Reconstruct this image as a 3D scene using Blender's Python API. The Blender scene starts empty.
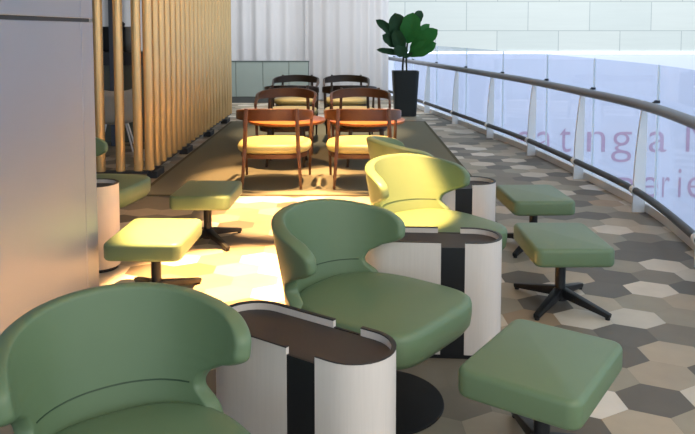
import bpy, bmesh, math, random
from mathutils import Vector, Matrix
PI = math.pi
R = math.radians
scene = bpy.context.scene
COL = scene.collection

# ------------------------------------------------------------------ materials
def lin(c):
    def f(v):
        v /= 255.0
        return v / 12.92 if v <= 0.04045 else ((v + 0.055) / 1.055) ** 2.4
    return tuple(f(v) for v in c) + (1.0,)

def mat(name, rgb, rough=0.5, metal=0.0, spec=0.5, noise=0.0, nscale=20.0, stretch=(1, 1, 1), bump=0.0, sheen=0.0):
    m = bpy.data.materials.new(name)
    m.use_nodes = True
    nt = m.node_tree
    b = nt.nodes['Principled BSDF']
    b.inputs['Roughness'].default_value = rough
    b.inputs['Metallic'].default_value = metal
    b.inputs['Specular IOR Level'].default_value = spec
    c = lin(rgb)
    b.inputs['Base Color'].default_value = c
    if noise or bump:
        tc = nt.nodes.new('ShaderNodeTexCoord')
        mp = nt.nodes.new('ShaderNodeMapping')
        mp.inputs['Scale'].default_value = stretch
        nz = nt.nodes.new('ShaderNodeTexNoise')
        nz.inputs['Scale'].default_value = nscale
        nz.inputs['Detail'].default_value = 4
        nt.links.new(tc.outputs['Object'], mp.inputs['Vector'])
        nt.links.new(mp.outputs['Vector'], nz.inputs['Vector'])
        if noise:
            mx = nt.nodes.new('ShaderNodeMix')
            mx.data_type = 'RGBA'
            mx.inputs['A'].default_value = tuple(v * (1 - noise) for v in c[:3]) + (1,)
            mx.inputs['B'].default_value = tuple(min(1, v * (1 + noise)) for v in c[:3]) + (1,)
            nt.links.new(nz.outputs['Fac'], mx.inputs['Factor'])
            nt.links.new(mx.outputs['Result'], b.inputs['Base Color'])
        if bump:
            bp = nt.nodes.new('ShaderNodeBump')
            bp.inputs['Strength'].default_value = bump
            bp.inputs['Distance'].default_value = 0.004
            nt.links.new(nz.outputs['Fac'], bp.inputs['Height'])
            nt.links.new(bp.outputs['Normal'], b.inputs['Normal'])
    return m

M = {}
M['leather'] = mat('green_leather', (101, 123, 92), 0.42, spec=0.45, noise=0.05, nscale=6, bump=0.05)
M['piping'] = mat('green_piping', (52, 76, 54), 0.5)
M['olive'] = mat('olive_leather', (112, 118, 70), 0.42, spec=0.4, noise=0.05, nscale=6)
M['black'] = mat('black_steel', (26, 27, 30), 0.45, spec=0.4, noise=0.05, nscale=40)
M['disc'] = mat('black_disc', (20, 20, 22), 0.6, spec=0.3, noise=0.05, nscale=60)
M['pale_wood'] = mat('pale_veneer', (214, 205, 198), 0.45, noise=0.06, nscale=5, stretch=(30, 30, 1))
M['brown_top'] = mat('brown_laminate', (48, 43, 42), 0.5, noise=0.06, nscale=8)
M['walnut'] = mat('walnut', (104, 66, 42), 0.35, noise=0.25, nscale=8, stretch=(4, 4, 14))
M['dark_shaded_walnut'] = mat('dark_shaded_walnut', (50, 38, 32), 0.38, noise=0.22, nscale=8, stretch=(4, 4, 14))  # colour darkened for low light on far chairs; also table apron and legs
M['orange_wood'] = mat('orange_wood', (190, 112, 58), 0.3, noise=0.12, nscale=6, stretch=(2, 14, 1))
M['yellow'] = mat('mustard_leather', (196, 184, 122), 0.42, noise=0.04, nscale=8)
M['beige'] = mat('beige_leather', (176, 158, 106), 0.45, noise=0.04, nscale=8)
M['rod'] = mat('brass_wood_rod', (230, 194, 138), 0.27, metal=0.5, noise=0.12, nscale=6, stretch=(10, 10, 0.6))
M['pot'] = mat('slate_pot', (32, 41, 46), 0.5, noise=0.06, nscale=12)
M['soil'] = mat('soil', (40, 32, 26), 0.9, noise=0.4, nscale=60)
M['leaf'] = mat('leaf_green', (38, 108, 46), 0.5, spec=0.25, noise=0.2, nscale=9)
M['leaf2'] = mat('leaf_dark', (20, 62, 32), 0.5, spec=0.25, noise=0.2, nscale=9)
M['stem'] = mat('stem', (46, 48, 34), 0.8, noise=0.2, nscale=30)
M['alu'] = mat('white_aluminium', (240, 244, 248), 0.4, metal=0.1, noise=0.02, nscale=5)
M['rail'] = mat('grey_bronze_rail', (122, 125, 134), 0.4, metal=0.4, noise=0.04, nscale=20)
M['dark_rail'] = mat('dark_grey_tube', (72, 74, 80), 0.4, metal=0.3, noise=0.04, nscale=20)
M['clamp'] = mat('dark_clamp', (45, 48, 55), 0.4, metal=0.6)
M['kerb'] = mat('pale_kerb', (236, 236, 236), 0.6, noise=0.05, nscale=15)
M['panel'] = mat('grey_panel', (138, 148, 168), 0.45, metal=0.35, noise=0.03, nscale=1.5)
M['groove'] = mat('groove', (52, 54, 60), 0.6)
M['lowwall'] = mat('sage_panel', (128, 140, 136), 0.4, noise=0.04, nscale=3)
M['lowline'] = mat('panel_gap', (70, 82, 80), 0.6)
M['base_dark'] = mat('dark_base', (60, 64, 64), 0.6)
M['ceiling'] = mat('ceiling_paint', (222, 222, 220), 0.8, noise=0.02, nscale=4)
M['wall'] = mat('grey_wall', (172, 176, 180), 0.7, noise=0.03, nscale=3)
M['counter'] = mat('counter_front', (104, 112, 106), 0.5, noise=0.1, nscale=4)
M['counter_top'] = mat('counter_top', (62, 66, 72), 0.4)
M['appliance'] = mat('appliance_black', (24, 26, 30), 0.4)
M['bluegrey'] = mat('blue_grey_post', (84, 96, 116), 0.5)
M['paleshell'] = mat('pale_shell', (176, 176, 172), 0.5)
M['block'] = mat('dark_foot_block', (48, 47, 50), 0.6)

def mat_rug():
    m = mat('rug', (124, 121, 104), 0.95, spec=0.1, noise=0.14, nscale=120)
    return m
M['rug'] = mat_rug()
M['rug_edge'] = mat('rug_edge', (98, 93, 76), 0.95, spec=0.1, noise=0.3, nscale=200)

def mat_floor():
    m = bpy.data.materials.new('hex_tiles')
    m.use_nodes = True
    nt = m.node_tree
    b = nt.nodes['Principled BSDF']
    at = nt.nodes.new('ShaderNodeAttribute'); at.attribute_name = 'tile'
    tc = nt.nodes.new('ShaderNodeTexCoord')
    nz = nt.nodes.new('ShaderNodeTexNoise'); nz.inputs['Scale'].default_value = 7; nz.inputs['Detail'].default_value = 6
    mr = nt.nodes.new('ShaderNodeMapRange'); mr.inputs['To Min'].default_value = 0.86; mr.inputs['To Max'].default_value = 1.12
    mul = nt.nodes.new('ShaderNodeMix'); mul.data_type = 'RGBA'; mul.blend_type = 'MULTIPLY'
    mul.inputs['Factor'].default_value = 1
    nt.links.new(tc.outputs['Object'], nz.inputs['Vector'])
    nt.links.new(nz.outputs['Fac'], mr.inputs['Value'])
    nt.links.new(at.outputs['Color'], mul.inputs['A'])
    nt.links.new(mr.outputs['Result'], mul.inputs['B'])
    nt.links.new(mul.outputs['Result'], b.inputs['Base Color'])
    b.inputs['Roughness'].default_value = 0.5
    b.inputs['Specular IOR Level'].default_value = 0.35
    return m
M['floor'] = mat_floor()

def mat_curtain(name, rgb):
    m = bpy.data.materials.new(name)
    m.use_nodes = True
    nt = m.node_tree
    b = nt.nodes['Principled BSDF']
    b.inputs['Base Color'].default_value = lin(rgb)
    b.inputs['Roughness'].default_value = 0.9
    b.inputs['Specular IOR Level'].default_value = 0.1
    tr = nt.nodes.new('ShaderNodeBsdfTranslucent')
    tr.inputs['Color'].default_value = lin(rgb)
    mx = nt.nodes.new('ShaderNodeMixShader'); mx.inputs['Fac'].default_value = 0.3
    wv = nt.nodes.new('ShaderNodeTexNoise'); wv.inputs['Scale'].default_value = 300
    bp = nt.nodes.new('ShaderNodeBump'); bp.inputs['Strength'].default_value = 0.1
    nt.links.new(wv.outputs['Fac'], bp.inputs['Height'])
    nt.links.new(bp.outputs['Normal'], b.inputs['Normal'])
    nt.links.new(b.outputs[0], mx.inputs[1]); nt.links.new(tr.outputs[0], mx.inputs[2])
    nt.links.new(mx.outputs[0], nt.nodes['Material Output'].inputs['Surface'])
    return m
M['glass_edge'] = mat_curtain('glass_edge', (245, 252, 255)); M['glass_edge'].node_tree.nodes['Mix Shader'].inputs['Fac'].default_value = 0.75
M['curtain'] = mat_curtain('sheer_curtain', (216, 216, 218))
M['curtain2'] = mat_curtain('sheer_curtain_warm', (192, 191, 192))

def mat_glass():
    m = bpy.data.materials.new('clear_glass')
    m.use_nodes = True
    nt = m.node_tree
    nt.nodes.remove(nt.nodes['Principled BSDF'])
    tr = nt.nodes.new('ShaderNodeBsdfTransparent'); tr.inputs['Color'].default_value = (0.90, 0.93, 0.985, 1)
    gl = nt.nodes.new('ShaderNodeBsdfGlossy'); gl.inputs['Roughness'].default_value = 0.02
    df = nt.nodes.new('ShaderNodeBsdfDiffuse'); df.inputs['Color'].default_value = (0.75, 0.82, 0.95, 1)
    lw_ = nt.nodes.new('ShaderNodeLayerWeight'); lw_.inputs['Blend'].default_value = 0.12
    fr = nt.nodes.new('ShaderNodeMath'); fr.operation = 'MULTIPLY_ADD'; fr.inputs[1].default_value = 0.35; fr.inputs[2].default_value = 0.02
    nt.links.new(lw_.outputs['Facing'], fr.inputs[0])
    m1 = nt.nodes.new('ShaderNodeMixShader')
    m2 = nt.nodes.new('ShaderNodeMixShader'); m2.inputs['Fac'].default_value = 0.05
    nt.links.new(fr.outputs[0], m1.inputs['Fac'])
    nt.links.new(tr.outputs[0], m1.inputs[1]); nt.links.new(gl.outputs[0], m1.inputs[2])
    nt.links.new(m1.outputs[0], m2.inputs[1]); nt.links.new(df.outputs[0], m2.inputs[2])
    nt.links.new(m2.outputs[0], nt.nodes['Material Output'].inputs['Surface'])
    return m
M['glass'] = mat_glass()

def mat_emit(name, rgb, s):
    m = bpy.data.materials.new(name); m.use_nodes = True
    b = m.node_tree.nodes['Principled BSDF']
    b.inputs['Base Color'].default_value = lin(rgb)
    b.inputs['Emission Color'].default_value = lin(rgb)
    b.inputs['Emission Strength'].default_value = s
    return m
M['led'] = mat_emit('led_tube', (238, 246, 255), 2.2)

def mat_farwall():
    # large pale stone slabs laid in running bond, joints drawn by a brick node
    m = bpy.data.materials.new('pale_stone_slabs'); m.use_nodes = True
    nt = m.node_tree; b = nt.nodes['Principled BSDF']
    tc = nt.nodes.new('ShaderNodeTexCoord')
    mp = nt.nodes.new('ShaderNodeMapping')
    mp.inputs['Location'].default_value = (-0.945, 0.265, 0)
    mp.inputs['Rotation'].default_value = (R(-90), 0, 0)   # world z becomes the brick row axis
    br = nt.nodes.new('ShaderNodeTexBrick')
    br.offset = 0.5; br.squash = 1.0
    br.inputs['Scale'].default_value = 1.0
    br.inputs['Brick Width'].default_value = 2.13
    br.inputs['Row Height'].default_value = 1.0
    br.inputs['Mortar Size'].default_value = 0.012
    br.inputs['Mortar Smooth'].default_value = 0.0
    br.inputs['Color1'].default_value = lin((205, 207, 200))
    br.inputs['Color2'].default_value = lin((212, 212, 204))
    br.inputs['Mortar'].default_value = lin((168, 172, 168))
    nz = nt.nodes.new('ShaderNodeTexNoise'); nz.inputs['Scale'].default_value = 1.2
    mp2 = nt.nodes.new('ShaderNodeMapping'); mp2.inputs['Scale'].default_value = (0.5, 1, 8)
    mr = nt.nodes.new('ShaderNodeMapRange'); mr.inputs['To Min'].default_value = 0.95; mr.inputs['To Max'].default_value = 1.04
    mul = nt.nodes.new('ShaderNodeMix'); mul.data_type = 'RGBA'; mul.blend_type = 'MULTIPLY'; mul.inputs['Factor'].default_value = 1
    nt.links.new(tc.outputs['Object'], mp.inputs['Vector'])
    nt.links.new(mp.outputs[0], br.inputs['Vector'])
    nt.links.new(tc.outputs['Object'], mp2.inputs['Vector']); nt.links.new(mp2.outputs[0], nz.inputs['Vector'])
    nt.links.new(nz.outputs['Fac'], mr.inputs['Value'])
    nt.links.new(br.outputs['Color'], mul.inputs['A']); nt.links.new(mr.outputs[0], mul.inputs['B'])
    nt.links.new(mul.outputs['Result'], b.inputs['Base Color'])
    b.inputs['Roughness'].default_value = 0.6
    return m
M['farwall'] = mat_farwall()
M['lavender'] = mat('lavender_hoarding', (220, 222, 238), 0.7, noise=0.02, nscale=0.6)
M['pink'] = mat('dusty_pink_letters', (192, 160, 186), 0.7)
M['void_floor'] = mat('pale_atrium_floor', (190, 192, 196), 0.6, noise=0.05, nscale=1)

# ------------------------------------------------------------------ mesh helpers
def new_obj(name, bm, m, parent=None, smooth=True, angle=40):
    me = bpy.data.meshes.new(name)
    bmesh.ops.recalc_face_normals(bm, faces=bm.faces[:])
    bm.to_mesh(me); bm.free()
    me.materials.append(m)
    if smooth:
        for p in me.polygons: p.use_smooth = True
        try: me.set_sharp_from_angle(angle=R(angle))
        except Exception: pass
    o = bpy.data.objects.new(name, me)
    COL.objects.link(o)
    if parent: o.parent = parent
    return o

def tag(o, label=None, cat=None, group=None, kind=None):
    if label: o['label'] = label
    if cat: o['category'] = cat
    if group: o['group'] = group
    if kind: o['kind'] = kind
    return o

def empty(name, loc=(0, 0, 0), rz=0.0):
    o = bpy.data.objects.new(name, None)
    o.empty_display_size = 0.1
    o.location = loc; o.rotation_euler = (0, 0, rz)
    COL.objects.link(o)
    return o

def copy_tree(o, parent=None):
    c = o.copy(); COL.objects.link(c)
    if parent is not None:
        c.parent = parent
    for ch in [k for k in bpy.data.objects if k.parent == o]:
        copy_tree(ch, c)
    return c

def box(bm, x0, x1, y0, y1, z0, z1, bevel=0.0, seg=2):
    r = bmesh.ops.create_cube(bm, size=1.0)
    vs = r['verts']
    for v in vs:
        v.co = Vector(((x0 + x1) / 2 + v.co.x * (x1 - x0), (y0 + y1) / 2 + v.co.y * (y1 - y0), (z0 + z1) / 2 + v.co.z * (z1 - z0)))
    if bevel:
        es = list({e for v in vs for e in v.link_edges})
        bmesh.ops.bevel(bm, geom=es, offset=bevel, segments=seg, affect='EDGES', profile=0.5)

def frames(pts, closed=False):
    n = len(pts); out = []
    for i in range(n):
        if closed: t = pts[(i + 1) % n] - pts[i - 1]
        else: t = pts[min(i + 1, n - 1)] - pts[max(i - 1, 0)]
        out.append(t.normalized())
    return out

def tube(bm, pts, rad, seg=10, cap=True, up=Vector((0, 0, 1)), flat=1.0):
    """round (or flattened) tube along pts; rad is a number or a list"""
    pts = [Vector(p) for p in pts]
    T = frames(pts); rings = []
    for i, p in enumerate(pts):
        t = T[i]
        u = up if abs(t.dot(up)) < 0.95 else Vector((1, 0, 0))
        a = t.cross(u).normalized(); b = a.cross(t).normalized()
        r = rad[i] if isinstance(rad, (list, tuple)) else rad
        rings.append([bm.verts.new(p + a * (r * math.cos(2 * PI * k / seg)) + b * (r * flat * math.sin(2 * PI * k / seg))) for k in range(seg)])
    for i in range(len(rings) - 1):
        for k in range(seg):
            bm.faces.new((rings[i][k], rings[i][(k + 1) % seg], rings[i + 1][(k + 1) % seg], rings[i + 1][k]))
    if cap:
        bm.faces.new(rings[0][::-1]); bm.faces.new(rings[-1])

def sweep(bm, pts, profs, closed_prof=True, up=Vector((0, 0, 1))):
    """sweep rectangular-ish profiles: profs[i] = list of (side, height) offsets"""
    pts = [Vector(p) for p in pts]
    T = frames(pts); rings = []
    for i, p in enumerate(pts):
        t = Vector((T[i].x, T[i].y, 0)).normalized()
        a = Vector((t.y, -t.x, 0))
        rings.append([bm.verts.new(p + a * s + up * h) for s, h in profs[i]])
    n = len(profs[0])
    for i in range(len(rings) - 1):
        for k in range(n):
            bm.faces.new((rings[i][k], rings[i][(k + 1) % n], rings[i + 1][(k + 1) % n], rings[i + 1][k]))
    bm.faces.new(rings[0][::-1]); bm.faces.new(rings[-1])

def bar(bm, p0, p1, w0, w1, h0=None, h1=None, bevel=0.0):
    """tapered rectangular bar between two points"""
    p0, p1 = Vector(p0), Vector(p1)
    t = (p1 - p0).normalized()
    u = Vector((0, 0, 1)) if abs(t.z) < 0.9 else Vector((0, 1, 0))
    a = t.cross(u).normalized(); b = a.cross(t).normalized()
    h0 = h0 or w0; h1 = h1 or w1
    rings = []
    for p, w, h in ((p0, w0, h0), (p1, w1, h1)):
        rings.append([bm.verts.new(p + a * (sx * w / 2) + b * (sy * h / 2)) for sx, sy in ((-1, -1), (1, -1), (1, 1), (-1, 1))])
    fs = []
    for k in range(4):
        fs.append(bm.faces.new((rings[0][k], rings[0][(k + 1) % 4], rings[1][(k + 1) % 4], rings[1][k])))
    fs.append(bm.faces.new(rings[0][::-1])); fs.append(bm.faces.new(rings[1]))
    if bevel:
        es = list({e for f in fs for e in f.edges})
        bmesh.ops.bevel(bm, geom=es, offset=bevel, segments=2, affect='EDGES', profile=0.5)

def prism(bm, outline, z0, z1):
    n = len(outline)
    lo = [bm.verts.new((x, y, z0)) for x, y in outline]
    hi = [bm.verts.new((x, y, z1)) for x, y in outline]
    for k in range(n):
        bm.faces.new((lo[k], lo[(k + 1) % n], hi[(k + 1) % n], hi[k]))
    bm.faces.new(lo[::-1]); bm.faces.new(hi)

def lathe(bm, prof, seg=32, c=(0, 0)):
    rings = []
    for r, z in prof:
        rings.append([bm.verts.new((c[0] + r * math.cos(2 * PI * k / seg), c[1] + r * math.sin(2 * PI * k / seg), z)) for k in range(seg)])
    for i in range(len(rings) - 1):
        for k in range(seg):
            bm.faces.new((rings[i][k], rings[i][(k + 1) % seg], rings[i + 1][(k + 1) % seg], rings[i + 1][k]))
    bm.faces.new(rings[0][::-1]); bm.faces.new(rings[-1])

def bake(o):
    """apply an object's modifiers into its mesh"""
    dg = bpy.context.evaluated_depsgraph_get()
    me = bpy.data.meshes.new_from_object(o.evaluated_get(dg))
    o.modifiers.clear()
    o.data = me
    for p in me.polygons: p.use_smooth = True
    return o

def catmull(pts, n=12):
    P = [Vector(p) for p in pts]
    P = [P[0] * 2 - P[1]] + P + [P[-1] * 2 - P[-2]]
    out = []
    for i in range(1, len(P) - 2):
        a, b, c, d = P[i - 1:i + 3]
        for k in range(n):
            t = k / n
            out.append(0.5 * ((2 * b) + (c - a) * t + (2 * a - 5 * b + 4 * c - d) * t * t + (3 * b - a - 3 * c + d) * t ** 3))
    out.append(P[-2])
    return out

def interp(tab, v):
    for (a, x), (b, y) in zip(tab, tab[1:]):
        if v <= b:
            t = (v - a) / (b - a); t = t * t * (3 - 2 * t)
            return x + (y - x) * t
    return tab[-1][1]

def superrect(hx, hy, n=4.0, seg=48):
    out = []
    for k in range(seg):
        t = 2 * PI * k / seg
        c, s = math.cos(t), math.sin(t)
        out.append((hx * math.copysign(abs(c) ** (2 / n), c), hy * math.copysign(abs(s) ** (2 / n), s)))
    return out

# ------------------------------------------------------------------ camera
H = 1.6
F = 720.0
pitch = math.atan(F / 10000.0)
cd = bpy.data.cameras.new('camera')
cam = bpy.data.objects.new('camera', cd)
COL.objects.link(cam)
cam.location = (0, 0, H)
cam.rotation_euler = (PI / 2 - pitch, 0, 0)
cd.sensor_width = 36.0
cd.lens = 36.0 * F / 695.0
cd.shift_y = -(217.0 - (30.0 + F * math.tan(pitch))) / 695.0
cd.clip_start = 0.05
cd.clip_end = 200
scene.camera = cam

# ------------------------------------------------------------------ the railing's line
RAIL = catmull([(0.9, -0.6, 0), (1.45, 1, 0), (1.9, 2.5, 0), (2.25, 4, 0), (2.45, 5.05, 0), (2.57, 6.25, 0), (2.49, 7.66, 0), (2.34, 9.22, 0), (2.12, 10.6, 0), (1.84, 12.2, 0), (1.52, 14, 0), (1.12, 16, 0), (0.75, 17.5, 0)], 14)
def rail_frame(i):
    t = (RAIL[min(i + 1, len(RAIL) - 1)] - RAIL[max(i - 1, 0)]).normalized()
    return t, Vector((t.y, -t.x, 0))          # tangent, outward normal
def rail_at(Y, off=0.0):
    i = min(range(len(RAIL)), key=lambda k: abs(RAIL[k].y + rail_frame(k)[1].y * off - Y))
    t, n = rail_frame(i)
    return RAIL[i] + n * off, t, n

# ------------------------------------------------------------------ floor of hexagonal tiles
SX, SY, ANG, OX, OY = 0.16726, 0.14692, 0.02714, 1.33177, 3.01456
PAL = {'L': (206, 195, 178), 'T': (176, 161, 139), 'M': (154, 145, 126), 'G': (128, 119, 104), 'D': (102, 94, 83), 'B': (160, 138, 112), 'W': (218, 209, 196)}
TILES = {}
for j, row in {
    -1: {-3: 'T', -2: 'D', -1: 'T', 0: 'M'}, 0: {-3: 'G', -1: 'W', 0: 'D', 1: 'L'}, 1: {-3: 'G', -1: 'M', 0: 'T', 1: 'D'},
    2: {0: 'D', 1: 'T'}, 3: {0: 'D', 1: 'G'}, 4: {0: 'L', 1: 'L', 2: 'M'}, 5: {0: 'T', 1: 'M', 2: 'T'},
    6: {0: 'L', 1: 'D', 2: 'L', 3: 'D'}, 7: {0: 'T', 1: 'D', 2: 'G', 3: 'L'}, 8: {2: 'M', 3: 'L', 4: 'G'},
    9: {2: 'D', 3: 'D', 4: 'T'}, 10: {2: 'M', 3: 'D', 4: 'D'}, 11: {2: 'M', 3: 'G', 4: 'M'}, 12: {2: 'T', 3: 'L', 4: 'T', 5: 'L'},
    13: {2: 'M', 3: 'T', 4: 'G', 5: 'G'}, 14: {3: 'D', 4: 'G', 5: 'D', 6: 'G'}, 15: {2: 'M', 3: 'M', 4: 'T', 5: 'G'},
    18: {3: 'L', 4: 'D', 5: 'G'}, 21: {2: 'D', 3: 'G', 4: 'L'}, 22: {2: 'G', 3: 'L', 4: 'D'}, 24: {2: 'D', 3: 'L', 4: 'G'}, 25: {1: 'L', 2: 'G'}, 26: {5: 'L', 4: 'D'}}.items():
    for i, c in row.items(): TILES[(i, j)] = c
def lattice(i, j):
    U = (i + 0.5 * (j % 2)) * math.sqrt(3) * SX; V = j * 1.5 * SY
    c, s = math.cos(ANG), math.sin(ANG)
    return OX + c * U - s * V, OY + s * U + c * V
def clip(poly, p, n):
    out = []
    for a, b in zip(poly, poly[1:] + poly[:1]):
        da = (a - p).dot(n); db = (b - p).dot(n)
        if da <= 0: out.append(a)
        if da * db < 0: out.append(a + (b - a) * (da / (da - db)))
    return out
def build_floor():
    rnd = random.Random(11)
    bm = bmesh.new()
    lay = bm.loops.layers.float_color.new('tile')
    edge = [(RAIL[i] + rail_frame(i)[1] * 0.12, rail_frame(i)[1]) for i in range(0, len(RAIL), 4)]
    c, s = math.cos(ANG), math.sin(ANG)
    for j in range(-24, 70):
        for i in range(-34, 8):
            x, y = lattice(i, j)
            pick = TILES.get((i, j)) or rnd.choices('LTMGDBW', (9, 18, 22, 24, 17, 8, 2) if y > 3.5 and x > 0.9 else (16, 22, 20, 18, 12, 10, 2))[0]
            if x < -6.2 or y < -2.0 or y > 17.6: continue
            poly = []
            for k in range(6):
                a = R(150 - 60 * k)
                dx, dy = SX * math.cos(a) * 0.997, SY * math.sin(a) * 0.997
                poly.append(Vector((x + c * dx - s * dy, y + s * dx + c * dy, 0)))
            for p, n in edge:
                if (poly[0] - p).length < 1.6: poly = clip(poly, p, n)
                if len(poly) < 3: break
            if len(poly) < 3: continue
            k = min(range(len(RAIL)), key=lambda q: abs(RAIL[q].y - y))
            if x > RAIL[k].x + 0.45: continue
            f = bm.faces.new([bm.verts.new(v) for v in poly[::-1]])
            col = lin(PAL[pick])
            jit = 1 + rnd.uniform(-0.07, 0.07)
            for l in f.loops: l[lay] = (col[0] * jit, col[1] * jit, col[2] * jit, 1)
    # slab under the tiles, so the joints are closed
    for f in bm.faces: f.normal_update()
    n0 = len(bm.faces)
    P = [RAIL[i] + rail_frame(i)[1] * 0.12 for i in range(0, len(RAIL), 3)]
    top = [Vector((-6.3, P[0].y, 0))] + P + [Vector((-6.3, P[-1].y, 0))]
    a = [bm.verts.new((v.x, v.y, -0.003)) for v in top]; b = [bm.verts.new((v.x, v.y, -0.35)) for v in top]
    fs = [bm.faces.new(a), bm.faces.new(b[::-1])]
    for k in range(len(a)): fs.append(bm.faces.new((a[k], b[k], b[(k + 1) % len(a)], a[(k + 1) % len(a)])))
    g = lin((120, 112, 100))
    for f in fs:
        for l in f.loops: l[lay] = g
    me = bpy.data.meshes.new('floor'); bm.to_mesh(me); bm.free()
    me.materials.append(M['floor'])
    o = bpy.data.objects.new('floor', me); COL.objects.link(o)
    tag(o, 'floor of hexagonal grey, tan and cream tiles', kind='structure')
build_floor()

# ------------------------------------------------------------------ room shell
def struct(name, bm, m, label=None, parent=None, smooth=False):
    o = new_obj(name, bm, m, parent, smooth)
    if parent is None: tag(o, label, kind='structure')
    return o

bm = bmesh.new()
P = [RAIL[i] for i in range(0, len(RAIL), 4)]
top = [Vector((-6.3, -0.6, 0))] + P + [Vector((-6.3, 17.5, 0))]
prism(bm, [(v.x, v.y) for v in top], 3.0, 3.3)
struct('ceiling', bm, M['ceiling'], 'white ceiling over the lounge')

bm = bmesh.new(); box(bm, -6.4, -6.2, -0.6, 17.6, 0, 3.0); struct('wall_side', bm, M['wall'], 'plain grey side wall behind the rod screen')
bm = bmesh.new(); box(bm, -6.3, 0.62, 17.0, 17.2, 0, 3.0); struct('wall_back', bm, M['wall'], 'plain grey wall behind the curtains')

# grey panelled wall at the left, with its dark groove
bm = bmesh.new()
box(bm, -1.95, -1.435, 0.3, 3.885, 0, 1.644, 0.003, 1)
box(bm, -1.95, -1.435, 3.890, 4.07, 0, 1.644, 0.003, 1)
box(bm, -1.95, -1.435, 0.3, 3.885, 1.664, 3.0, 0.003, 1)
box(bm, -1.95, -1.435, 3.890, 4.07, 1.664, 3.0, 0.003, 1)
wl = struct('wall_left', bm, M['panel'], 'grey satin panelled wall at the left edge')
bm = bmesh.new(); box(bm, -1.94, -1.45, 0.31, 4.055, 0.01, 2.99); struct('groove', bm, M['groove'], parent=wl)

# far wall of the atrium: stone above, light line, lavender hoarding with lettering below
FY = 25.0
bm = bmesh.new(); box(bm, 0, 46.0, 0, 0.4, 0, 9.0)
fw = struct('wall_far', bm, M['farwall'], 'pale stone slab wall across the atrium')
fw.location = (-16.0, FY, 0.84)
bm = bmesh.new(); box(bm, -16, 30, FY + 0.02, FY + 0.4, -7, 0.78)
hw = struct('wall_lower', bm, M['lavender'], 'lavender lower wall with pink lettering across the atrium')
bm = bmesh.new(); box(bm, -16, 30, FY - 0.03, FY + 0.05, 0.78, 0.85)
struct('trim_1', bm, M['led'], 'thin white light line along the far wall')
bm = bmesh.new(); box(bm, -16, 30, -4, 26, -7.2, -7); struct('ground', bm, M['void_floor'], 'pale atrium floor far below')

# lettering
def letters(items, size, mname='pink'):
    bm = bmesh.new()
    for ch, x, z, wscale in items:
        cu = bpy.data.curves.new('t', 'FONT'); cu.body = ch; cu.size = size; cu.extrude = 0.002; cu.offset = -0.012
        o = bpy.data.objects.new('t', cu); COL.objects.link(o)
        dg = bpy.context.evaluated_depsgraph_get(); dg.update()
        me = bpy.data.meshes.new_from_object(o.evaluated_get(dg))
        bpy.data.objects.remove(o)
        xs = [v.co.x for v in me.vertices]; x0, x1 = min(xs), max(xs)
        k = wscale / (x1 - x0) if wscale else 1
        me.transform(Matrix.Translation((x, FY + 0.006, z)) @ Matrix.Rotation(PI / 2, 4, 'X') @ Matrix.Scale(k, 4, (1, 0, 0)) @ Matrix.Translation((-x0, 0, 0)))
        bm.from_mesh(me); bpy.data.meshes.remove(me)
    return new_obj('lettering', bm, M[mname], hw, smooth=False)
def tx(px): return (px - 347.5) * 25.23 / F
def tz(py):
    return H - (py - 30.0) * 25.0 / F * 1.012
wd = lambda a, b: (b - a) * 25.23 / F
row1 = [('e', 516, 532), ('a', 537, 552), ('t', 559.5, 571), ('i', 576, 579), ('n', 587, 605), ('g', 611.5, 631.5), ('a', 649, 667), ('M', 686, 712)]
row2 = [('p', 619, 636), ('e', 642.5, 659), ('r', 663.5, 671), ('i', 679.5, 682.5), ('e', 689, 705)]
its = [(ch, tx(a), tz(151.5), wd(a, b)) for ch, a, b in row1] + [(ch, tx(a), tz(197.5), wd(a, b)) for ch, a, b in row2]
letters(its, 1.62)

# ------------------------------------------------------------------ curtains and low panelling at the back
def curtain(name, x0, x1, y, z0, z1, m, seed, label, amp=0.05, per=0.16):
    rnd = random.Random(seed)
    bm = bmesh.new(); n = int((x1 - x0) / 0.02); rows = 6
    ph = [0.0]; 
    for i in range(n): ph.append(ph[-1] + 0.02 / per * 2 * PI * rnd.uniform(0.6, 1.4))
    g = []
    for k in range(rows + 1):
        z = z0 + (z1 - z0) * k / rows
        g.append([bm.verts.new((x0 + (x1 - x0) * i / n, y + amp * (0.8 + 0.2 * math.sin(i * 0.07 + k * 0.4)) * math.sin(ph[i] + 0.12 * math.sin(k * 1.7 + i * 0.05)), z)) for i in range(n + 1)])
    for k in range(rows):
        for i in range(n):
            bm.faces.new((g[k][i], g[k][i + 1], g[k + 1][i + 1], g[k + 1][i]))
    o = new_obj(name, bm, m, angle=180)
    return tag(o, label, 'curtain', 'sheer curtains along the back')
curtain('curtain', -6.0, -0.92, 16.55, 0.02, 2.98, M['curtain'], 3, 'sheer grey curtain hanging behind the low sage panelling', 0.06, 0.34)
curtain('curtain', -0.96, 0.93, 16.30, 0.02, 2.98, M['curtain2'], 5, 'sheer off-white curtain hanging beside the potted plant', 0.05, 0.30)

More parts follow.
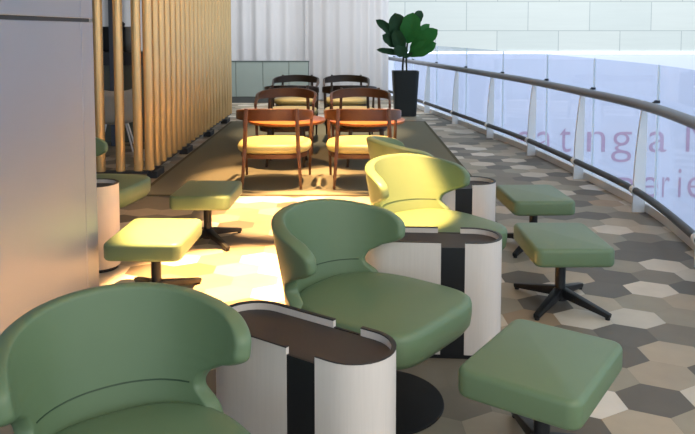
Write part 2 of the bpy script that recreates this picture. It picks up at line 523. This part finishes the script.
lw = empty('low_partition', (-1.9, 15.8, 0))
tag(lw, 'waist-high sage green panelled partition in front of the grey curtain', 'partition')
bounds = [-2.4, -1.75, -1.15, -0.547, 0.046, 0.616, 1.045]
for a, b in zip(bounds, bounds[1:]):
    bm = bmesh.new(); box(bm, a + 0.006, b - 0.006, -0.06, 0.06, 0.14, 0.90, 0.004, 1)
    new_obj('panel', bm, M['lowwall'], lw, smooth=False)
bm = bmesh.new(); box(bm, -2.4, 1.05, -0.04, 0.05, 0.13, 0.905); new_obj('backing', bm, M['lowline'], lw, smooth=False)
bm = bmesh.new(); box(bm, -2.4, 1.06, -0.07, 0.07, 0.905, 0.925); new_obj('top_edge', bm, M['lowline'], lw, smooth=False)
bm = bmesh.new(); box(bm, -2.4, 1.05, -0.05, 0.05, 0.0, 0.14); new_obj('plinth', bm, M['base_dark'], lw, smooth=False)

# ------------------------------------------------------------------ rod screen
rs = empty('rod_screen', (-2.13, 10, 0))
tag(rs, 'screen of close-set golden round rods along the left side', 'screen')
rods = []
px = [147.7, 154.6, 161, 167]
Yr = 7.67
while Yr < 12.95:
    rods.append((-2.13, Yr, 0.1)); Yr += 0.262
rods += [(-2.235, 7.62, 0.1), (-2.42, 7.60, 0.1), (-2.625, 7.58, 0.1)]
rods += [(-2.84, 8.28, 0.1), (-2.60, 8.12, 0.1), (-2.36, 8.0, 0.1)]
for (x, y, z) in rods:
    bm = bmesh.new()
    r = 0.049 if y < 7.9 or x > -2.2 else 0.03
    tube(bm, [(x + 2.13, y - 10, z), (x + 2.13, y - 10, 2.98)], r, 16)
    new_obj('rod', bm, M['rod'], rs)
bm = bmesh.new(); box(bm, -0.02, 0.02, -2.36, 3.0, 0.072, 0.101); box(bm, -0.75, 0.0, -2.42, -2.37, 0.072, 0.101)
new_obj('base_rail', bm, M['block'], rs, smooth=False)
for y in (7.85, 9.35, 10.9, 12.4):
    bm = bmesh.new(); box(bm, -0.04, 0.07, y - 10 - 0.16, y - 10 + 0.16, 0, 0.074, 0.006, 1)
    new_obj('foot_block', bm, M['block'], rs, smooth=False)

# things seen between the rods
ct = empty('serving_counter', (-3.55, 10.2, 0))
tag(ct, 'grey-green service counter half hidden behind the golden rods', 'counter')
bm = bmesh.new(); box(bm, -1.3, 0.95, 0, 0.6, 0.0, 1.10, 0.005, 1); new_obj('cabinet', bm, M['counter'], ct, smooth=False)
bm = bmesh.new(); box(bm, -1.32, 0.97, -0.04, 0.62, 1.10, 1.29, 0.006, 1); new_obj('worktop', bm, M['counter_top'], ct, smooth=False)
cm = empty('coffee_machine', (-3.32, 10.45, 1.29))
tag(cm, 'black boxy appliance standing on the counter behind the rods', 'appliance')
bm = bmesh.new(); box(bm, -0.2, 0.17, -0.2, 0.25, 0, 0.36, 0.03); new_obj('housing', bm, M['appliance'], cm)
bm = bmesh.new(); box(bm, -0.06, 0.04, -0.225, -0.19, 0.18, 0.24, 0.008); new_obj('spout', bm, M['dark_rail'], cm)
bm = bmesh.new(); lathe(bm, [(0.09, 0.36), (0.1, 0.4), (0.07, 0.43), (0.01, 0.44)], 20); new_obj('hopper', bm, M['appliance'], cm)
bm = bmesh.new(); box(bm, -0.06, 0.06, -0.06, 0.06, 0, 2.98, 0.008, 1)
o = new_obj('post', bm, M['bluegrey'], smooth=False); o.location = (-3.2, 9.9, 0)
tag(o, 'slim blue-grey upright post seen between two golden rods', 'post')

# pale shell chair behind the rods
pc = empty('shell_chair', (-2.95, 9.1, 0), R(25))
tag(pc, 'pale grey shell chair with slanted legs behind the golden rods', 'chair')
bm = bmesh.new()
g = []
for j in range(9):
    v = j / 8; row = []
    for i in range(9):
        u = i / 4 - 1
        if v < 0.45: y, z = 0.22 - v * 0.95, 0.44 - 0.03 * math.sin(v * 6)
        else: y, z = -0.20 - (v - 0.45) * 0.16, 0.43 + (v - 0.45) * 0.75
        row.append(bm.verts.new((u * 0.23 * (1 - 0.12 * v), y + 0.05 * u * u * (v > 0.4), z + 0.03 * u * u)))
    g.append(row)
for j in range(8):
    for i in range(8): bm.faces.new((g[j][i], g[j][i + 1], g[j + 1][i + 1], g[j + 1][i]))
o = new_obj('shell', bm, M['paleshell'], pc)
md = o.modifiers.new('s', 'SOLIDIFY'); md.thickness = 0.014; bake(o)
for sx in (-1, 1):
    for sy in (-1, 1):
        bm = bmesh.new(); tube(bm, [(sx * 0.13, sy * 0.12, 0.43), (sx * 0.24, sy * 0.22, 0.0)], 0.012, 8); new_obj('leg', bm, M['alu'], pc)

# ------------------------------------------------------------------ rug
rug = empty('rug', (-0.34, 6.85, 0))
tag(rug, 'large olive-beige rug under the dining chairs', 'rug')
bm = bmesh.new(); box(bm, -1.66, 1.66, 0.05, 5.6, 0.0005, 0.009); new_obj('pile', bm, M['rug'], rug, smooth=False)
bm = bmesh.new()
box(bm, -1.70, 1.70, 0.0, 0.05, 0.0005, 0.010); box(bm, -1.70, -1.66, 0.05, 5.65, 0.0005, 0.010); box(bm, 1.66, 1.70, 0.05, 5.65, 0.0005, 0.010); box(bm, -1.66, 1.66, 5.6, 5.65, 0.0005, 0.010)
new_obj('binding', bm, M['rug_edge'], rug, smooth=False)

# ------------------------------------------------------------------ railing
rl = empty('glass_railing', (2.57, 6.25, 0))
tag(rl, 'curved glass railing with grey handrail and white blade posts', 'railing')
off = Vector((2.57, 6.25, 0))
idx = range(0, len(RAIL) - 6)
bm = bmesh.new()
line = [RAIL[i] + Vector((0, 0, 0.945)) - off for i in idx]
prof = [(0.052 * math.cos(a), 0.043 * math.sin(a)) for a in [2 * PI * k / 14 for k in range(14)]]
sweep(bm, line, [prof] * len(line)); new_obj('handrail', bm, M['rail'], rl)
bm = bmesh.new(); line = [RAIL[i] - rail_frame(i)[1] * 0.045 + Vector((0, 0, 0.195)) - off for i in idx]
tube(bm, line, 0.031, 12); new_obj('lower_rail', bm, M['dark_rail'], rl)
bm = bmesh.new(); line = [RAIL[i] + rail_frame(i)[1] * 0.10 - off for i in idx]
sweep(bm, line, [[(-0.045, 0.0), (0.045, 0.0), (0.045, 0.075), (-0.045, 0.075)]] * len(line)); new_obj('base_channel', bm, M['kerb'], rl, smooth=False)
for Y in (3.4, 4.78, 6.217, 7.697, 9.146, 10.637, 12.157, 13.811, 15.4):
    p, t, n = rail_at(Y)
    bm = bmesh.new()
    # flat blade standing across the rail line: straight outer edge, inner edge bowed
    prof = []
    N = 10
    for k in range(N + 1):
        z = 0.955 * k / N
        s = k / N
        wdt = 0.105 - 0.065 * s ** 2.2
        prof.append((z, wdt))
    for sgn in (1,):
        rows = []
        for z, w in prof:
            a = n * (0.045) ; b = n * (0.045 - w)
            rows.append([bm.verts.new(p - off + q + t * (d * 0.012) + Vector((0, 0, z))) for q, d in ((a, -1), (a, 1), (b, 1), (b, -1))])
        for r0, r1 in zip(rows, rows[1:]):
            for k in range(4): bm.faces.new((r0[k], r0[(k + 1) % 4], r1[(k + 1) % 4], r1[k]))
        bm.faces.new(rows[0][::-1]); bm.faces.new(rows[-1])
    # little cap over the handrail and collar round the lower tube
    c = p - off
    tube(bm, [c + Vector((0, 0, 0.94)), c + Vector((0, 0, 0.987))], 0.013, 10)
    q = c - n * 0.045 + Vector((0, 0, 0.195)); tube(bm, [q - t * 0.03, q + t * 0.03], 0.040, 12)
    new_obj('post', bm, M['alu'], rl, smooth=False)
seams = [2.0, 3.36, 4.72, 6.117, 7.520, 8.928, 10.435, 11.965, 13.55, 15.2, 16.6]
def curve_off(o):
    return [RAIL[i] + rail_frame(i)[1] * o for i in range(len(RAIL))]
GC = curve_off(0.10)
for a, b in zip(seams, seams[1:]):
    pts = [rail_at(a, 0.10)[0]] + [g for g in GC if a + 0.05 < g.y < b - 0.05] + [rail_at(b, 0.10)[0]]
    tt = (pts[1] - pts[0]).normalized(); pts[0] = pts[0] + tt * 0.006
    tt = (pts[-1] - pts[-2]).normalized(); pts[-1] = pts[-1] - tt * 0.006
    bm = bmesh.new()
    sweep(bm, [p - off for p in pts], [[(-0.006, 0.07), (0.006, 0.07), (0.006, 1.30), (-0.006, 1.30)]] * len(pts))
    gp = new_obj('glass_panel', bm, M['glass'], rl, smooth=False)
    p, t, n = rail_at(b, 0.10)
    bm = bmesh.new()
    sweep(bm, [p - off - t * 0.007, p - off + t * 0.007], [[(-0.008, 0.07), (0.008, 0.07), (0.008, 1.302), (-0.008, 1.302)]] * 2)
    new_obj('edge', bm, M['glass_edge'], gp, smooth=False)
    bm = bmesh.new()
    c = p - off + Vector((0, 0, 0.985))
    tube(bm, [c - n * 0.03, c + n * 0.012], 0.014, 12)
    tube(bm, [c - n * 0.025, c - n * 0.085 - Vector((0, 0, 0.03))], 0.008, 8)
    new_obj('clamp', bm, M['clamp'], gp)

# ------------------------------------------------------------------ wing chairs
A_TAB = [(0.0, 80), (0.20, 70), (0.33, 57), (0.42, 60), (0.53, 73), (0.62, 87), (0.72, 94), (0.88, 94), (0.95, 88), (1.0, 78)]
def shell_point(th, v):
    lean = v - 0.35
    a = 0.272 + 0.05 * max(0, lean) + 0.02 * min(0, lean)
    b = 0.285 + 0.07 * lean
    yc = -0.085 - 0.02 * lean
    s, c = math.sin(th), math.cos(th)
    x = a * math.copysign(abs(s) ** 0.92, s)
    y = yc - b * (abs(c) ** 0.92 if c > 0 else -abs(c) * 0.6)
    z = 0.36 + 0.452 * v
    z -= 0.075 * (1 - math.cos(th)) * max(0, v - 0.4) / 0.6 * 1.0
    return Vector((x, y, z))
def make_wing_chair(leather, label):
    root = empty('wing_chair')
    tag(root, label, 'chair', 'wing back lounge chairs')
    # back shell
    bm = bmesh.new(); rows = 22; colsn = 28; g = []
    for j in range(rows + 1):
        v = j / rows; A = R(interp(A_TAB, v)); row = []
        for i in range(colsn + 1):
            u = -1 + 2 * i / colsn
            row.append(bm.verts.new(shell_point(u * A, v)))
        g.append(row)
    for j in range(rows):
        for i in range(colsn): bm.faces.new((g[j][i], g[j][i + 1], g[j + 1][i + 1], g[j + 1][i]))
    bk = new_obj('backrest', bm, leather, root)
    md = bk.modifiers.new('sol', 'SOLIDIFY'); md.thickness = 0.058; md.offset = 1.0; md.use_even_offset = False
    md = bk.modifiers.new('sub', 'SUBSURF'); md.levels = 2; md.render_levels = 2
    bake(bk)
    # piping: the seam across the inner back and the upright seams near the wing edges
    bm = bmesh.new()
    line = [shell_point(R(-52 + 104 * k / 24), 0.355) for k in range(25)]
    line = [p * 1.0 + Vector((-p.x, -p.y - 0.085, 0)).normalized() * 0.001 for p in line]
    tube(bm, line, 0.0022, 6)
    new_obj('piping', bm, M['piping'], bk)
    # seat cushion
    bm = bmesh.new()
    rings = []
    prof = [(0.82, 0.312), (0.93, 0.322), (0.985, 0.35), (1.0, 0.395), (1.0, 0.435), (0.985, 0.452), (0.955, 0.460), (0.90, 0.464), (0.6, 0.469), (0.25, 0.471)]
    seg = 64
    def outline(t):
        c, s = math.cos(t), math.sin(t)
        n = 5.0 if s > 0 else 2.7
        x = 0.315 * math.copysign(abs(c) ** (2 / n), c)
        y = 0.34 * math.copysign(abs(s) ** (2 / n), s)
        x *= 1 - 0.06 * max(0, -y / 0.34)
        return x, y
    for k, z in prof:
        rings.append([bm.verts.new((outline(2 * PI * q / seg)[0] * k, outline(2 * PI * q / seg)[1] * k, z)) for q in range(seg)])
    for a, b in zip(rings, rings[1:]):
        for q in range(seg): bm.faces.new((a[q], a[(q + 1) % seg], b[(q + 1) % seg], b[q]))
    bm.faces.new(rings[0][::-1]); bm.faces.new(rings[-1])
    new_obj('seat', bm, leather, root, angle=60)
    bm = bmesh.new(); lathe(bm, [(0.12, 0.322), (0.12, 0.31), (0.034, 0.30), (0.034, 0.03), (0.06, 0.012)][::-1], 24)
    new_obj('pedestal', bm, M['black'], root)
    bm = bmesh.new(); lathe(bm, [(0.282, 0.0), (0.285, 0.003), (0.283, 0.010), (0.275, 0.013)], 56)
    new_obj('base_disc', bm, M['disc'], root)
    return root

def place(o, x, y, deg):
    o.location = (x, y, 0); o.rotation_euler = (0, 0, R(deg - 90))    # deg = heading of the front, from +X
chair = make_wing_chair(M['leather'], 'large green wing chair at the near left corner beside the panelled wall')
place(chair, -0.53, 1.80, -58)
for x, y, deg, lab in [
    (0.13, 3.0, -38, 'green wing chair between the two nearest pale capsule side tables'),
    (0.535, 4.20, -56, 'wing chair lit yellow by the spotlight, in front of the dining chairs'),
    (0.62, 5.38, 16, 'olive wing chair whose back just shows beyond the yellow-lit wing chair'),
    (-1.89, 5.36, -10, 'wing chair partly hidden by the panelled wall, beside the golden rods')]:
    c = copy_tree(chair); c['label'] = lab
    place(c, x, y, deg)

# ------------------------------------------------------------------ ottomans
def make_ottoman():
    root = empty('ottoman')
    tag(root, 'x', 'ottoman', 'square leather ottomans')
    bm = bmesh.new(); box(bm, -0.222, 0.222, -0.285, 0.285, 0.305, 0.41)
    es = bm.edges[:]
    vert = [e for e in es if abs(e.verts[0].co.z - e.verts[1].co.z) > 0.05]
    bmesh.ops.bevel(bm, geom=vert, offset=0.05, segments=4, affect='EDGES', profile=0.5)
    hor = [e for e in bm.edges if abs(e.verts[0].co.z - e.verts[1].co.z) < 1e-4 and (len(e.link_faces) == 2 and abs(e.link_faces[0].normal.z - e.link_faces[1].normal.z) > 0.5)]
    bm.normal_update()
    hor = [e for e in bm.edges if len(e.link_faces) == 2 and abs(abs(e.link_faces[0].normal.z) - abs(e.link_faces[1].normal.z)) > 0.5]
    bmesh.ops.bevel(bm, geom=hor, offset=0.022, segments=4, affect='EDGES', profile=0.5)
    cu = new_obj('cushion', bm, M['leather'], root, angle=50)
    bm = bmesh.new(); lathe(bm, [(0.042, 0.028), (0.042, 0.06), (0.03, 0.10), (0.03, 0.29), (0.09, 0.292), (0.09, 0.306)], 24)
    new_obj('column', bm, M['black'], root)
    for sx, sy in ((1, 1), (1, -1), (-1, 1), (-1, -1)):
        bm = bmesh.new()
        d = Vector((sx * 0.205, sy * 0.25, 0)); L = d.length; d.normalize()
        bar(bm, d * 0.02 + Vector((0, 0, 0.075)), d * L + Vector((0, 0, 0.022)), 0.05, 0.034, 0.055, 0.026, 0.006)
        tube(bm, [d * (L - 0.015) + Vector((0, 0, 0.0)), d * (L - 0.015) + Vector((0, 0, 0.014))], 0.014, 10)
        new_obj('leg', bm, M['black'], root)
    return root
ot = make_ottoman()
spots_o = [
    (0.72, 2.57, -35, 'green ottoman nearest the viewer, turned at an angle on the tiles'),
    (1.245, 4.12, 0, 'green ottoman standing on four black legs beside the yellow-lit wing chair'),
    (1.37, 5.22, 2, 'green ottoman farthest back on the railing side'),
    (-1.146, 4.22, -2, 'ottoman lit bright yellow beside the panelled wall'),
    (-1.06, 5.37, -2, 'olive ottoman in front of the rug, on the rod screen side')]
for k, (x, y, deg, lab) in enumerate(spots_o):
    o = ot if k == 0 else copy_tree(ot)
    o['label'] = lab; o.location = (x, y, 0); o.rotation_euler = (0, 0, R(deg))

# ------------------------------------------------------------------ capsule side tables
TL, TW, TZ = 0.353, 0.138, 0.58
def capsule(L, W, n=14, x0=None, x1=None):
    pts = []
    for k in range(n + 1):
        a = -PI / 2 + PI * k / n; pts.append((L - W + W * math.cos(a), W * math.sin(a)))
    for k in range(n + 1):
        a = PI / 2 + PI * k / n; pts.append((-(L - W) + W * math.cos(a), W * math.sin(a)))
    return pts
def half_wall(bm, sgn, L, W, t, xc, z0, z1, n=16):
    xcut = sgn * xc
    """U-shaped bent panel around one end of the capsule"""
    outer = [(sgn * xcut, -W)] + [(sgn * (L - W + W * math.cos(-PI / 2 + PI * k / n)), W * math.sin(-PI / 2 + PI * k / n)) for k in range(n + 1)] + [(sgn * xcut, W)]
    w = W - t
    inner = [(sgn * xcut, -w)] + [(sgn * (L - W + w * math.cos(-PI / 2 + PI * k / n)), w * math.sin(-PI / 2 + PI * k / n)) for k in range(n + 1)] + [(sgn * xcut, w)]
    V = []
    for (a, b) in zip(outer, inner):
        V.append([bm.verts.new((*a, z0)), bm.verts.new((*b, z0)), bm.verts.new((*b, z1)), bm.verts.new((*a, z1))])
    for p, q in zip(V, V[1:]):
        for k in range(4): bm.faces.new((p[k], p[(k + 1) % 4], q[(k + 1) % 4], q[k]))
    bm.faces.new(V[0][::-1]); bm.faces.new(V[-1])
def make_table():
    root = empty('side_table')
    tag(root, 'x', 'side table', 'capsule side tables')
    c0, c1 = 0.045, 0.160          # the band sits off centre, nearer one end
    for s in (-1, 1):
        bm = bmesh.new(); half_wall(bm, s, TL, TW, 0.014, c1 if s > 0 else c0, 0.025, TZ - 0.003)
        pn = new_obj('body_panel', bm, M['pale_wood'], root, angle=35)
        bm = bmesh.new(); half_wall(bm, s, TL + 0.001, TW + 0.001, 0.016, c1 if s > 0 else c0, TZ - 0.003, TZ + 0.001)
        new_obj('rim_edge', bm, M['brown_top'], pn, angle=35)
    for s in (-1, 1):
        bm = bmesh.new(); box(bm, c0, c1, min(s * (TW - 0.012), s * (TW - 0.002)), max(s * (TW - 0.012), s * (TW - 0.002)), 0.025, TZ - 0.026)
        new_obj('side_band', bm, M['black'], root, smooth=False)
    bm = bmesh.new(); prism(bm, capsule(TL - 0.0145, TW - 0.0145), TZ - 0.05, TZ - 0.028); new_obj('tabletop', bm, M['brown_top'], root, angle=35)
    bm = bmesh.new(); prism(bm, capsule(TL - 0.014, TW - 0.014), 0.0, 0.026); new_obj('plinth', bm, M['black'], root, angle=35)
    return root
tb = make_table()
for k, (x, y, deg, lab) in enumerate([
    (-0.157, 2.394, -34.5, 'pale wood capsule side table nearest the viewer, dark recessed top'),
    (0.415, 3.54, -4, 'pale wood capsule side table between the green and the yellow-lit wing chairs'),
    (0.655, 4.82, 5, 'pale wood capsule side table beyond the yellow-lit wing chair'),
    (-1.89, 4.76, 0, 'pinkish-lit capsule side table peeking out past the panelled wall')]):
    o = tb if k == 0 else copy_tree(tb)
    o['label'] = lab; o.location = (x, y, 0); o.rotation_euler = (0, 0, R(deg))

# ------------------------------------------------------------------ dining chairs and round tables
def make_armchair(wood, seatm):
    root = empty('dining_chair')
    tag(root, 'x', 'chair', 'curved-back dining chairs')
    # bent back and arm rail
    pts = []
    for k in range(41):
        s = -1 + k / 20
        a = abs(s)
        if a < 0.62:
            t = s / 0.62 * PI / 2
            x, y = 0.385 * math.sin(t), -0.36 * math.cos(t) ** 0.9 if math.cos(t) > 1e-6 else 0.0
        else:
            q = (a - 0.62) / 0.38
            x, y = math.copysign(0.385 - 0.02 * q, s), 0.34 * q
        ztop = 0.805 - 0.145 * (a ** 2.0)
        h = 0.125 * (1 - 0.62 * min(1, max(0, (a - 0.25) / 0.6)) ** 1.2)
        pts.append((x, y, ztop, h))
    bm = bmesh.new()
    profs = []
    for (x, y, z, h) in pts:
        th = 0.016
        profs.append([(-th, -h + 0.004), (th, -h + 0.004), (th + 0.002, -h * 0.5), (th, -0.004), (th * 0.5, 0), (-th * 0.5, 0), (-th, -0.004), (-th + 0.002, -h * 0.5)])
    sweep(bm, [(p[0], p[1], p[2]) for p in pts], profs)
    new_obj('back_rail', bm, wood, root, angle=35)
    for sx in (-1, 1):
        bm = bmesh.new(); bar(bm, (sx * 0.252, -0.352, 0.805), (sx * 0.268, -0.365, 0.40), 0.038, 0.040, 0.030, 0.034, 0.005); bar(bm, (sx * 0.268, -0.365, 0.405), (sx * 0.295, -0.395, 0.0), 0.040, 0.026, 0.034, 0.024, 0.005)
        new_obj('leg', bm, wood, root, angle=35)
        bm = bmesh.new(); bar(bm, (sx * 0.368, 0.30, 0.645), (sx * 0.355, 0.31, 0.33), 0.030, 0.036, 0.034, 0.038, 0.005); bar(bm, (sx * 0.355, 0.31, 0.335), (sx * 0.345, 0.33, 0.0), 0.036, 0.024, 0.038, 0.024, 0.005)
        new_obj('leg', bm, wood, root, angle=35)
    bm = bmesh.new(); ol = superrect(0.345, 0.345, 3.2); il = superrect(0.30, 0.30, 3.2)
    a = [bm.verts.new((x, y, 0.295)) for x, y in ol]; b = [bm.verts.new((x, y, 0.340)) for x, y in ol]
    c = [bm.verts.new((x, y, 0.340)) for x, y in il]; d = [bm.verts.new((x, y, 0.295)) for x, y in il]
    n = len(ol)
    for k in range(n):
        q = (k + 1) % n
        for r0, r1 in ((a, b), (b, c), (c, d), (d, a)): bm.faces.new((r0[k], r0[q], r1[q], r1[k]))
    new_obj('seat_frame', bm, wood, root, angle=35)
    bm = bmesh.new(); rings = []
    for k, z in [(0.90, 0.338), (1.0, 0.35), (1.05, 0.37), (1.06, 0.40), (1.02, 0.425), (0.9, 0.440), (0.6, 0.449), (0.2, 0.452)]:
        rings.append([bm.verts.new((x * k, y * k, z)) for x, y in superrect(0.360, 0.345, 3.0, 48)])
    for p, q in zip(rings, rings[1:]):
        for k in range(48): bm.faces.new((p[k], p[(k + 1) % 48], q[(k + 1) % 48], q[k]))
    bm.faces.new(rings[0][::-1]); bm.faces.new(rings[-1])
    new_obj('seat', bm, seatm, root, angle=60)
    return root
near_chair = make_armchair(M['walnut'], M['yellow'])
far_chair = make_armchair(M['dark_shaded_walnut'], M['beige'])
layout = [
    (0, -0.76, 7.50, 0, 'brown wooden dining chair with yellow seat, front row on the rod screen side'),
    (0, 0.16, 7.50, 0, 'brown wooden dining chair with yellow seat, front row on the railing side'),
    (0, -0.80, 9.40, 180, 'brown wooden dining chair facing the front row across the table on the rod screen side'),
    (0, 0.17, 9.40, 180, 'brown wooden dining chair facing the front row across the table on the railing side'),
    (1, -0.82, 10.56, 0, 'wooden dining chair darkened for low light in the third row, rod screen side'),
    (1, 0.03, 10.56, 0, 'wooden dining chair darkened for low light in the third row, railing side'),
    (1, -0.88, 12.26, 180, 'wooden dining chair darkened for low light in the farthest row, below the sage partition'),
    (1, -0.02, 12.26, 180, 'wooden dining chair darkened for low light in the farthest row, below the off-white curtain')]
first = {0: True, 1: True}
for kind, x, y, deg, lab in layout:
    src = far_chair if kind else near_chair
    o = src if first[kind] else copy_tree(src)
    first[kind] = False
    o['label'] = lab; o.location = (x, y, 0.012); o.rotation_euler = (0, 0, R(deg))

def make_round_table(topm):
    root = empty('round_table')
    tag(root, 'x', 'table', 'low round wooden tables')
    bm = bmesh.new(); lathe(bm, [(0.425, 0.497), (0.45, 0.503), (0.46, 0.515), (0.46, 0.532), (0.452, 0.538)], 56); tp = new_obj('tabletop', bm, topm, root)
    bm = bmesh.new(); lathe(bm, [(0.30, 0.45), (0.30, 0.498)], 40); new_obj('apron', bm, M['dark_shaded_walnut'], root)
    for k in range(4):
        a = PI / 4 + k * PI / 2
        d = Vector((math.cos(a), math.sin(a), 0))
        bm = bmesh.new(); bar(bm, d * 0.25 + Vector((0, 0, 0.47)), d * 0.31, 0.042, 0.03, 0.042, 0.03, 0.005)
        new_obj('leg', bm, M['dark_shaded_walnut'], root)
    return root
rt = make_round_table(M['orange_wood'])
for k, (x, y, lab) in enumerate([
    (-0.72, 8.48, 'orange-lit round table between the front dining chairs on the rod screen side'),
    (0.22, 8.48, 'orange-lit round table between the front dining chairs on the railing side')]):
    o = rt if k == 0 else copy_tree(rt)
    o['label'] = lab; o.location = (x, y, 0.012)

# ------------------------------------------------------------------ potted fig
PX, PY = 1.08, 13.45
pt = empty('potted_fig', (PX, PY, 0))
tag(pt, 'large-leaved green fig plant in a tall dark slate tapered pot', 'plant')
bm = bmesh.new()
def sq(h, n=5.0, seg=40): return superrect(h, h, n, seg)
rings = []
for h, z in [(0.185, 0.0), (0.20, 0.01), (0.245, 0.82), (0.25, 0.835), (0.232, 0.835), (0.228, 0.76)]:
    rings.append([bm.verts.new((x, y, z)) for x, y in sq(h, 9.0)])
for a, b in zip(rings, rings[1:]):
    for k in range(40): bm.faces.new((a[k], a[(k + 1) % 40], b[(k + 1) % 40], b[k]))
bm.faces.new(rings[0][::-1]); bm.faces.new(rings[-1])
new_obj('pot', bm, M['pot'], pt, angle=35)
bm = bmesh.new(); prism(bm, sq(0.226, 9.0), 0.762, 0.775); new_obj('soil', bm, M['soil'], pt, smooth=False)
PXS = 13.45 / F
def leafpt(cx, cy, dy):
    # crop coordinates of the plant study -> metres round the pot
    u = 370 + cx / 6.2; v = 5 + cy / 6.2
    return Vector(((u - 347.5) * PXS - PX, dy, H - (v - 30) * PXS))
def leaf(bm, base, tip, width, nrm=Vector((0, -1, 0)), bend=0.06, cup=0.12):
    ax = tip - base; L = ax.length; t = ax.normalized()
    side = t.cross(nrm).normalized(); nn = side.cross(t).normalized()
    n = 12; m = 6; g = []
    for i in range(n + 1):
        s = i / n
        w = width * 0.5 * (math.sin(PI * min(1, s ** 0.85)) ** 0.62 * (0.55 + 0.6 * s) if 0 < s < 1 else 0.0)
        w *= 1 + 0.06 * math.sin(s * 17)
        c = base + t * (L * s) + nn * (-bend * 4 * (s - 0.5) ** 2 * L + bend * L)
        g.append([bm.verts.new(c + side * (w * (-1 + 2 * k / m)) + nn * (cup * w * abs(-1 + 2 * k / m))) for k in range(m + 1)])
    for i in range(n):
        for k in range(m):
            try: bm.faces.new((g[i][k], g[i][k + 1], g[i + 1][k + 1], g[i + 1][k]))
            except ValueError: pass
leaves = [  # base, tip, width(px of crop), depth of base, depth of tip, which green
    ((195, 235), (150, 50), 112, 0.02, -0.10, 1), ((232, 240), (262, 48), 120, -0.02, -0.12, 0),
    ((265, 130), (322, 34), 62, 0.12, 0.16, 1), ((185, 215), (34, 92), 62, 0.0, -0.05, 1),
    ((235, 235), (372, 118), 56, 0.05, 0.10, 0), ((245, 285), (412, 152), 100, -0.05, -0.16, 0),
    ((232, 312), (402, 236), 92, -0.08, -0.2, 0), ((190, 260), (74, 186), 76, 0.0, -0.12, 1),
    ((215, 308), (38, 276), 40, 0.02, -0.1, 1), ((195, 235), (178, 322), 84, -0.1, -0.16, 1),
    ((205, 300), (150, 150), 80, -0.08, -0.14, 1), ((226, 300), (240, 322), 60, -0.1, -0.12, 1)]
for (b, t, w, d0, d1, k) in leaves:
    bm = bmesh.new()
    leaf(bm, leafpt(*b, d0), leafpt(*t, d1), w / 6.2 * PXS * 1.22, Vector((random.Random(w).uniform(-0.3, 0.3), -1, 0.35)).normalized())
    new_obj('leaf', bm, M['leaf2'] if k else M['leaf'], pt, angle=180)
bm = bmesh.new()
tube(bm, catmull([leafpt(205, 480, 0), leafpt(203, 390, 0), leafpt(208, 310, 0), leafpt(212, 200, 0), leafpt(215, 110, 0)], 5), 0.018, 8)
tube(bm, catmull([leafpt(230, 480, 0.03), leafpt(228, 390, 0.03), leafpt(226, 320, 0.0), leafpt(234, 220, 0), leafpt(262, 140, 0.1)], 5), 0.016, 8)
new_obj('stem', bm, M['stem'], pt)

# ------------------------------------------------------------------ light
w = bpy.data.worlds.new('world'); scene.world = w; w.use_nodes = True
bg = w.node_tree.nodes['Background']
bg.inputs['Color'].default_value = (0.76, 0.89, 1.0, 1)
bg.inputs['Strength'].default_value = 1.4

def spot(loc, target, power, size_deg, col, blend=0.25, rad=0.04):
    l = bpy.data.lights.new('downlight', 'SPOT'); l.energy = power; l.spot_size = R(size_deg); l.spot_blend = blend
    l.color = col; l.shadow_soft_size = rad
    o = bpy.data.objects.new('downlight', l); COL.objects.link(o); o.location = loc
    d = Vector(target) - Vector(loc); o.rotation_euler = d.to_track_quat('-Z', 'Y').to_euler()
def area(loc, target, power, sx, sy, col):
    l = bpy.data.lights.new('area', 'AREA'); l.shape = 'RECTANGLE'; l.size = sx; l.size_y = sy; l.energy = power; l.color = col
    o = bpy.data.objects.new('area', l); COL.objects.link(o); o.location = loc
    d = Vector(target) - Vector(loc); o.rotation_euler = d.to_track_quat('-Z', 'Y').to_euler()
WARM = (1.0, 0.57, 0.24)
spot((-0.60, 4.36, 2.95), (-0.60, 4.36, 0), 6200, 37, (1.0, 0.54, 0.20), 0.4)
spot((-0.42, 6.25, 2.95), (-0.42, 6.25, 0), 3600, 34, WARM, 0.4)
spot((0.12, 3.75, 2.95), (0.15, 4.38, 0.55), 3600, 24, (1.0, 0.50, 0.16), 0.3)
spot((0.3, 5.0, 2.95), (0.25, 5.2, 0.6), 300, 24, WARM, 0.4)
spot((-1.9, 6.3, 2.95), (-1.75, 6.3, 0), 70, 40, WARM, 0.5)
spot((-0.78, 7.75, 2.95), (-0.78, 7.62, 0), 1150, 38, WARM, 0.5)
spot((0.17, 7.75, 2.95), (0.17, 7.62, 0), 1150, 38, WARM, 0.5)
spot((-0.5, 8.7, 2.95), (-0.35, 8.4, 0), 220, 56, WARM, 0.5)
spot((-0.4, 11.3, 2.95), (-0.4, 11.2, 0), 420, 56, (1, 0.8, 0.55), 0.5)
area((-0.6, 13.9, 2.9), (-0.7, 16.3, 1.3), 260, 7, 1.2, (0.95, 0.97, 1.0))  # added fill aimed at the curtains, no fitting there
area((1.5, 0.6, 2.9), (0.4, 2.4, 0.3), 70, 3, 3, (1.0, 0.82, 0.58))  # added warm fill over the foreground
area((8, 20, 7.5), (8, 25, -2), 420, 14, 3, (0.9, 0.94, 1.0))  # added fill to brighten the far atrium wall

scene.view_settings.view_transform = 'Standard'
scene.view_settings.look = 'None'
scene.view_settings.exposure = 0.0
